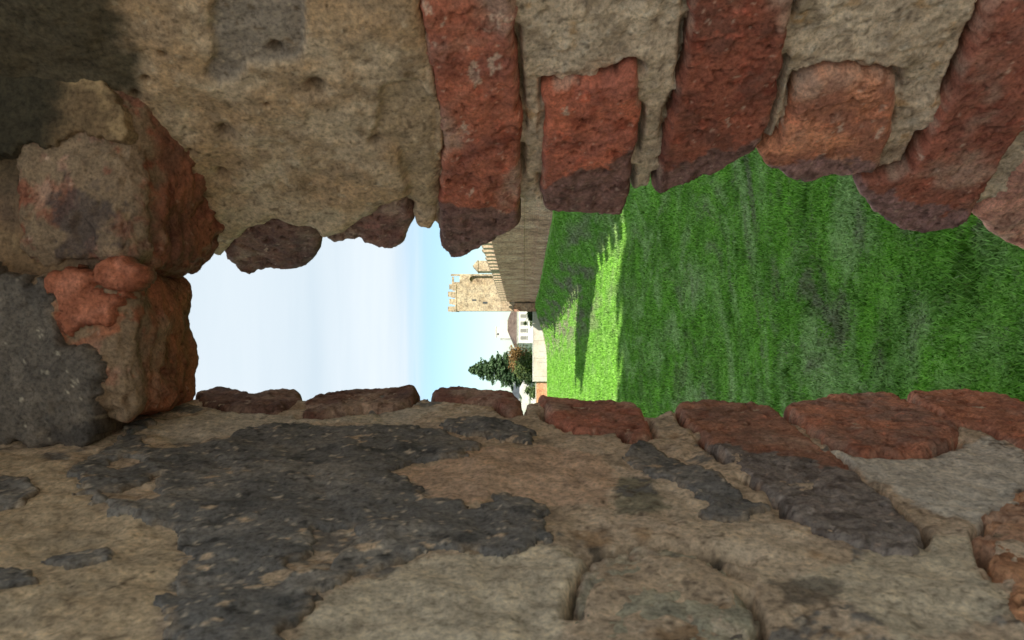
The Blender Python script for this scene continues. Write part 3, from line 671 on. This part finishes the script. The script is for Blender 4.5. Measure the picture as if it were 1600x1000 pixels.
GREYH = [[(430, 880), (480, 860), (500, 830), (556, 815), (560, 832), (530, 860), (505, 890), (455, 910)], [(130, 772), (200, 765), (240, 740), (262, 752), (240, 782), (180, 784)], [(150, 726), (190, 714), (215, 712), (205, 726), (165, 732)]]
def lft_h(a, b, sd, p):
    h = mortar_h(lp, -0.0025, 7.0, 0.0045, 0.4)(a, b, sd, p)
    cv = S_L.st([(915, 858), (1010, 846), (1160, 862)])
    for i in range(2):
        (x0, y0), (x1, y1) = cv[i], cv[i+1]; L2 = (x1-x0)**2+(y1-y0)**2; k = np.clip(((a-x0)*(x1-x0)+(b-y0)*(y1-y0))/L2, 0, 1)
        d = np.sqrt((a-x0-k*(x1-x0))**2+(b-y0-k*(y1-y0))**2); h = h - 0.012*np.exp(-(d/0.006)**2)
    return h
GREEN = S_L.st([(955, 740), (1040, 738), (1060, 790), (960, 800)])
def lft_c(a, b, sd, p, h):
    c = np.tile(px(132, 117, 98), (len(a), 1)); c = blend(c, px(148, 133, 114), sstep(fbm(p, 12, 5, .6, off=2.7), -0.2, 0.35)); c = blend(c, px(116, 103, 88), sstep(fbm(p, 45, 5, 0.65, off=3.7), 0.1, 0.5))
    c = blend(c, px(104, 82, 58), sstep(fbm(p, 22, 5, .6, off=13.7), 0.32, 0.55)*0.7)
    c = blend(c, px(84, 84, 70), sstep(psd(GREEN, a, b)+0.006*fbm(p, 60, 4), -0.002, 0.003)*0.8)
    xi = sstep(fbm(p*np.array([1, 1, 0.8]), 17, 6, 0.66, off=23.7), 0.24, 0.29)      # remains of dark grey skim
    c = blend(c, px(78, 77, 75), xi*0.88)
    c = blend(c, px(160, 148, 130), sstep(fbm(p, 150, 3, off=24.), 0.42, 0.6)*0.6); c = blend(c, px(70, 60, 50), sstep(fbm(p, 140, 3, off=25.), 0.42, 0.6)*0.7)
    for P, cc_, st_ in LPATCH:
        k = sstep(psd(P, a, b) + 0.012*fbm(p, 34, 6, .66, off=9.9), -0.001, 0.003)*st_
        c = blend(c, px(*cc_)*(1 + 0.22*fbm(p, 60, 4, .6, off=11.9))[:, None], k)
    cr = 1-sstep(np.abs(fbm(p*np.array([1, 1, 1.3]), 9, 4, .55, off=66.)), 0.0, 0.022); cr = cr*sstep(fbm(p, 7, 3, off=67.), 0.0, 0.3)
    c = blend(c, px(58, 48, 38), cr*0.8)
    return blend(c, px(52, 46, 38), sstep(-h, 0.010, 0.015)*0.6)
LPATCH = [(S_L.st(P), c_, k_) for P, c_, k_ in (
 ([(470, 960), (560, 900), (640, 868), (720, 856), (820, 850), (905, 848), (925, 870), (880, 930), (860, 1080), (440, 1080)], (160, 151, 132), 0.85),
 ([(625, 735), (660, 718), (760, 694), (850, 690), (930, 705), (960, 740), (945, 790), (860, 780), (790, 765), (740, 786), (680, 770)], (146, 124, 104), 0.9),
 ([(1020, 730), (1080, 745), (1120, 775), (1200, 800), (1270, 850), (1300, 900), (1200, 905), (1150, 880), (1090, 830), (1040, 790)], (156, 142, 122), 0.9),
 ([(0, 700), (60, 705), (110, 730), (150, 790), (270, 822), (290, 870), (262, 925), (240, 1080), (-100, 1080), (-100, 700)], (142, 127, 103), 0.7),
 ([(1290, 700), (1440, 712), (1500, 690), (1540, 672), (1620, 710), (1600, 790), (1540, 830), (1470, 790), (1400, 770)], (152, 148, 138), 0.85),
 ([(1440, 830), (1530, 835), (1545, 900), (1600, 960), (1400, 1000), (1250, 900), (1340, 860)], (142, 134, 116), 0.8),
 ([(230, 660), (330, 640), (480, 645), (640, 632), (700, 630), (640, 655), (480, 655), (330, 684), (260, 690)], (140, 132, 118), 0.75),
 ([(1205, 900), (1320, 905), (1330, 935), (1230, 940)], (66, 62, 56), 0.7), ([(920, 845), (1010, 838), (1150, 850), (1140, 868), (1000, 862), (930, 880)], (54, 50, 44), 0.85))]
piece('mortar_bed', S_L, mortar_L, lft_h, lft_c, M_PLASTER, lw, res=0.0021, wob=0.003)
GREYLINE = pxline(S_L, (1060, 680), (1440, 760)); q = S_L.st([(1250, 800)]); gsg = np.sign(GREYLINE(q[:, 0], q[:, 1])[0])
for k, (poly, c1, c2, pr, sdn, sm) in LB.items():
    cr = (lambda a, b: gsg*GREYLINE(a, b)) if k == 'e' else None
    piece('brick', S_L, poly, brick_h(pr*0.4, 0.004, 0.0055, 30, sdn*2.3), brick_c(c1, c2, sdn*2.3, sm, cr, px(92, 88, 84)), M_BRICK, lw, seed=sdn, res=0.0017, wob=0.012 if k in 'ih' else 0.0045)
def coat_h(a, b, sd, p):
    r = np.clip(sd/0.0022, 0, 1); return -0.0012 + 0.0045*fbm(p, 20, 5, 0.6, off=7.0) + 0.0022*np.sqrt(1-(1-r)**2) + 0.0008*fbm(p, 110, 4)
def coat_c(a, b, sd, p, h):
    e = np.array([1, 1, .7])
    c = np.tile(px(80, 79, 77), (len(a), 1)); c = blend(c, px(98, 95, 90), sstep(fbm(p*e, 24, 5, 0.62, off=41.0), -0.1, 0.45)); c = blend(c, px(60, 60, 59), sstep(fbm(p*e, 40, 5, 0.6, off=43.0), 0.15, 0.5))
    c = blend(c, px(138, 122, 102), sstep(fbm(p*e, 60, 5, 0.62, off=47.0), 0.44, 0.50))
    c = blend(c, px(150, 140, 124), sstep(fbm(p, 170, 3, off=48.0), 0.46, 0.6)*0.8); c = blend(c, px(42, 41, 40), sstep(fbm(p, 150, 3, off=49.0), 0.42, 0.6)*0.8)
    return blend(c, px(104, 92, 76), (1-sstep(sd, 0.0003, 0.006))*sstep(fbm(p, 50, 4, off=50.), -0.1, 0.3)*0.6)
piece('render_coat', S_L, GREYP, coat_h, coat_c, M_COAT, lw, res=0.0017, holes=GREYH, wob=0.012, wsc=40, depth=0.02)
for pl_ in ([(975, 700), (1010, 690), (1060, 715), (1110, 735), (1150, 762), (1170, 790), (1120, 790), (1080, 765), (1040, 745), (990, 725)], [(-60, 745), (30, 740), (62, 758), (40, 785), (-60, 790)], [(-60, 880), (40, 890), (60, 915), (10, 925), (-60, 935)], [(690, 662), (760, 655), (840, 668), (830, 690), (770, 680), (720, 678)], [(1090, 800), (1140, 770), (1200, 790), (1150, 812)], [(60, 872), (120, 858), (175, 852), (165, 875), (110, 888)]):
    piece('render_coat', S_L, pl_, coat_h, coat_c, M_COAT, lw, res=0.0017, wob=0.008, wsc=55, depth=0.02)

# -------- head of the opening (left of the picture)
def front_h(a, b, sd, p): return 0.010*fbm(p, 14, 5, 0.6, off=61.0)
def front_c(a, b, sd, p, h):
    c = np.tile(px(92, 74, 54), (len(a), 1)); c = blend(c, px(74, 60, 50), sstep(fbm(p, 15, 4, off=62.), -0.3, 0.5)); c = blend(c, px(110, 92, 68), sstep(fbm(p, 40, 5, .65, off=63.), 0.2, 0.7)); c = blend(c, px(60, 50, 50), sstep(fbm(p, 20, 4, off=64.), 0.3, 0.6))
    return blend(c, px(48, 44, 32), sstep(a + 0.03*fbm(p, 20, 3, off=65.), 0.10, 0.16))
piece('mortar_bed', S_F, np.array([(-0.14, -0.07), (0.24, -0.085), (0.26, 0.16), (-0.16, 0.16)]), front_h, front_c, M_MORTAR, lw, res=0.0022, smooth=0, depth=0.04)
def rough_box(name, x0, x1, y0, y1, z0, z1, cfun, mat, parent, seed, rnd=0.016, amp=0.005, n=64, shear=None):
    bm = bmesh.new(); bmesh.ops.create_cube(bm, size=1.0); bmesh.ops.subdivide_edges(bm, edges=bm.edges[:], cuts=n, use_grid_fill=True)
    me = bpy.data.meshes.new(name); bm.to_mesh(me); bm.free()
    v = np.empty(len(me.vertices)*3, np.float32); me.vertices.foreach_get('co', v); v = v.reshape(-1, 3).astype(float)
    S = np.array([x1-x0, y1-y0, z1-z0]); Cn = np.array([(x0+x1)/2, (y0+y1)/2, (z0+z1)/2])
    p = v*S; inner = np.clip(p, -(S/2-rnd), S/2-rnd); d = p-inner; L = np.linalg.norm(d, axis=1)[:, None]+1e-9; nrm = d/L
    p = inner + nrm*rnd
    w = p + Cn
    dis = amp*fbm(w, 22, 5, .55, off=seed) - 0.006*sstep(fbm(w, 30, 3, off=seed+4), 0.25, 0.6) - 0.003*sstep(fbm(w, 140, 2, off=seed+8), .5, .9)
    p = p + nrm*dis[:, None] + Cn
    if shear: p = shear(p)
    me.vertices.foreach_set('co', p.astype(np.float32).ravel()); me.update(); me.polygons.foreach_set('use_smooth', np.ones(len(me.polygons), bool))
    a = me.color_attributes.new('Col', 'FLOAT_COLOR', 'POINT'); c4 = np.ones((len(p), 4), np.float32); c4[:, :3] = cfun(p[:, 0], p[:, 2], None, p, None); a.data.foreach_set('color', c4.ravel())
    return link(name, me, mat, parent)
def lintel_c(c1, c2, seed):
    base = brick_c(c1, c2, seed, 0.25)
    def f(a, b, sd, p, h):
        c = base(a, b, sd, p, h)
        front = sstep(-(p[:, 1]) + 0.02*fbm(p, 30, 4, off=seed+6), -0.648, -0.632)          # lime and dirt left on the inner face
        blot = sstep(fbm(p, 30, 5, .62, off=seed+12), -0.25, -0.05)
        c = blend(c, px(98, 84, 66), front*blot*0.9)
        if seed > 8: c = blend(c, px(58, 50, 48), front*sstep(0.030-np.hypot(p[:, 0]-0.082, 0.8*(p[:, 2]-0.335)) + 0.05*fbm(p, 28, 6, .66, off=44.), -0.004, 0.008)*0.8)
        return c
    return f
def sh1(p):
    q = p.copy(); t_ = np.clip((p[:, 1]-0.62)/0.14, 0, 1); q[:, 2] += 0.012*t_ + (p[:, 0])*0.06; return q
rough_box('lintel_brick', -0.078, 0.040, 0.608, 0.765, 0.300, 0.405, lintel_c((112, 62, 42), (90, 58, 42), 5.5), M_BRICK, lw, 5.5, rnd=0.018, amp=0.008, shear=sh1)
def sh2(p):
    q = p.copy(); t_ = np.clip((p[:, 1]-0.62)/0.14, 0, 1); q[:, 2] += -0.004*t_ - (p[:, 0]-0.045)*0.30*t_ ; return q
rough_box('lintel_brick', 0.043, 0.185, 0.612, 0.765, 0.299, 0.400, lintel_c((104, 58, 42), (84, 52, 42), 8.5), M_BRICK, lw, 8.5, rnd=0.02, amp=0.009, shear=sh2)
S_F2 = Surf((0, 0.606, 0.4), (1, 0, 0), (0, 0, 1))
def gb_h(a, b, sd, p):
    r = np.clip(sd/0.008, 0, 1); return 0.006*fbm(p, 24, 6, .62, off=71.) + 0.008*np.sqrt(1-(1-r)**2) - 0.002 + 0.0015*fbm(p, 110, 4)
def gb_c(a, b, sd, p, h):
    c = np.tile(px(74, 69, 63), (len(a), 1)); c = blend(c, px(94, 87, 78), sstep(fbm(p, 60, 5, .65, off=72.), 0.0, 0.7)); c = blend(c, px(56, 53, 50), sstep(fbm(p, 30, 4, off=73.), 0.1, 0.7)); return blend(c, px(128, 122, 108), sstep(fbm(p, 140, 3, off=74.), 0.55, 0.75))
piece('render_coat', S_F2, [(-80, 415), (30, 425), (64, 440), (84, 490), (100, 540), (130, 520), (150, 540), (166, 600), (150, 650), (128, 696), (110, 708), (60, 700), (-80, 690)], gb_h, gb_c, M_COAT, lw, wob=0.012, wsc=40, depth=0.03)
def fl_c(a, b, sd, p, h):
    c = np.tile(px(118, 70, 50), (len(a), 1)); c = blend(c, px(136, 86, 66), sstep(fbm(p, 50, 4, off=75.), -.1, .6)); return blend(c, px(92, 52, 38), sstep(fbm(p, 36, 4, off=76.), .2, .7))
piece('brick', S_F2, [(66, 432), (100, 415), (145, 420), (150, 448), (195, 462), (180, 500), (150, 520), (128, 514), (112, 538), (88, 520), (80, 470)], brick_h(0.004, 0.004, 0.006, 40, 77.), fl_c, M_BRICK, lw, wob=0.012, wsc=55, depth=0.02)
piece('brick', S_F2, [(148, 410), (190, 403), (222, 412), (224, 440), (200, 452), (165, 452), (150, 440)], brick_h(0.006, 0.003, 0.005, 40, 87.), fl_c, M_BRICK, lw, wob=0.006, wsc=55, depth=0.02)
def dk_h(a, b, sd, p):
    r = np.clip(sd/0.006, 0, 1); return 0.002*np.sqrt(1-(1-r)**2) - 0.002 + 0.005*fbm(p, 22, 4, off=5.5)
def dk_c(a, b, sd, p, h):
    c = np.tile(px(62, 50, 50), (len(a), 1)); return blend(c, px(84, 70, 54), sstep(fbm(p, 40, 5, .6, off=78.), .0, .5))
def pt_c(a, b, sd, p, h):
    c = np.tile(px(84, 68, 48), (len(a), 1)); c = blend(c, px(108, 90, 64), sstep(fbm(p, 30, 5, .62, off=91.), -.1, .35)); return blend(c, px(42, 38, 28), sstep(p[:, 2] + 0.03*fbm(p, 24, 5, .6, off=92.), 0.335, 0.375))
piece('plaster', S_F2, [(-80, 120), (60, 100), (130, 96), (172, 130), (196, 180), (200, 222), (188, 226), (165, 212), (120, 205), (70, 222), (20, 238), (-80, 250)], dk_h, pt_c, M_PLASTER, lw, wob=0.012, wsc=36, depth=0.05)

# -------- the solid mass of the wall behind those faces
def mass_mat():
    m, t, b = new_mat('wall_core', 0.95); v = obj_vec(t); n1 = noise(t, v, 14, 8, 0.65); n2 = noise(t, v, 120, 5, 0.7)
    c = ramp(t, n1, [(0.35, (0.13, 0.10, 0.075)), (0.5, (0.26, 0.21, 0.15)), (0.66, (0.30, 0.27, 0.22))])
    c = mixc(t, 0.7, c, ramp(t, n2, [(0.3, (0.5, 0.5, 0.5)), (0.5, (1, 1, 1)), (0.75, (1.3, 1.3, 1.25))]), 'MULTIPLY')
    t.links.new(c, b.inputs['Base Color']); bump(t, b, n1, 0.8, 0.02); return m
M_CORE = mass_mat()
off = 0.028
nR = S_R.Nn; nL = S_L.Nn
def pt2(S, t_): p = S.O + S.V*t_ - S.Nn*off; return (p[0], p[1])
MB().prism([pt2(S_R, 0.115), (pt2(S_R, 0.115)[0]+0.012, 0.775), (11.5, 0.775), (11.5, 0.29), pt2(S_R, 0.53)][::-1], -6, 1.2).build('pier', M_CORE, lw)
MB().prism([pt2(S_L, 0.03), (pt2(S_L, 0.03)[0]-0.01, 0.775), (-14, 0.775), (-14, 0.21), pt2(S_L, 0.545)], -6, 1.2).build('pier', M_CORE, lw)
hd = MB(); hx0, hx1 = -0.175, 0.40
sec = [(0.655, 0.335), (0.774, 0.335), (0.774, 1.2), (0.291, 1.2), (0.291, 0.74), (0.655, 0.52)]
b0 = len(hd.v); hd.v += [(hx0, y, z) for y, z in sec] + [(hx1, y, z) for y, z in sec]; n6 = len(sec)
hd.f += [[i for i in range(n6)], [n6+n6-1-i for i in range(n6)]] + [[i, n6+i, n6+(i+1) % n6, (i+1) % n6] for i in range(n6)]
hd.build('head', M_CORE, lw)
sl = MB(); sec = [(0.773, -5.9), (0.773, -0.78), (0.31, -0.66), (0.292, -5.9)]
sl.v += [(hx0, y, z) for y, z in sec] + [(hx1, y, z) for y, z in sec]; sl.f += [[0, 1, 2, 3], [7, 6, 5, 4]] + [[i, 4+i, 4+(i+1) % 4, (i+1) % 4] for i in range(4)]
sl.build('sill', M_CORE, lw)
# unseen pale ground added behind the loophole to bounce sunlight onto its flanks
M_BOUNCE = far_wall_mat('bounce_paving', (0.36, 0.33, 0.28), (0.44, 0.41, 0.36), (0.50, 0.47, 0.42), 1, False)
o = MB().box(-14, 60, -70, 0.205, -6, -1.55).build('bounce_court', M_BOUNCE)
tag(o, 'unseen pale paving added behind the loophole to bounce light onto its flanks', 'ground', kind='structure')
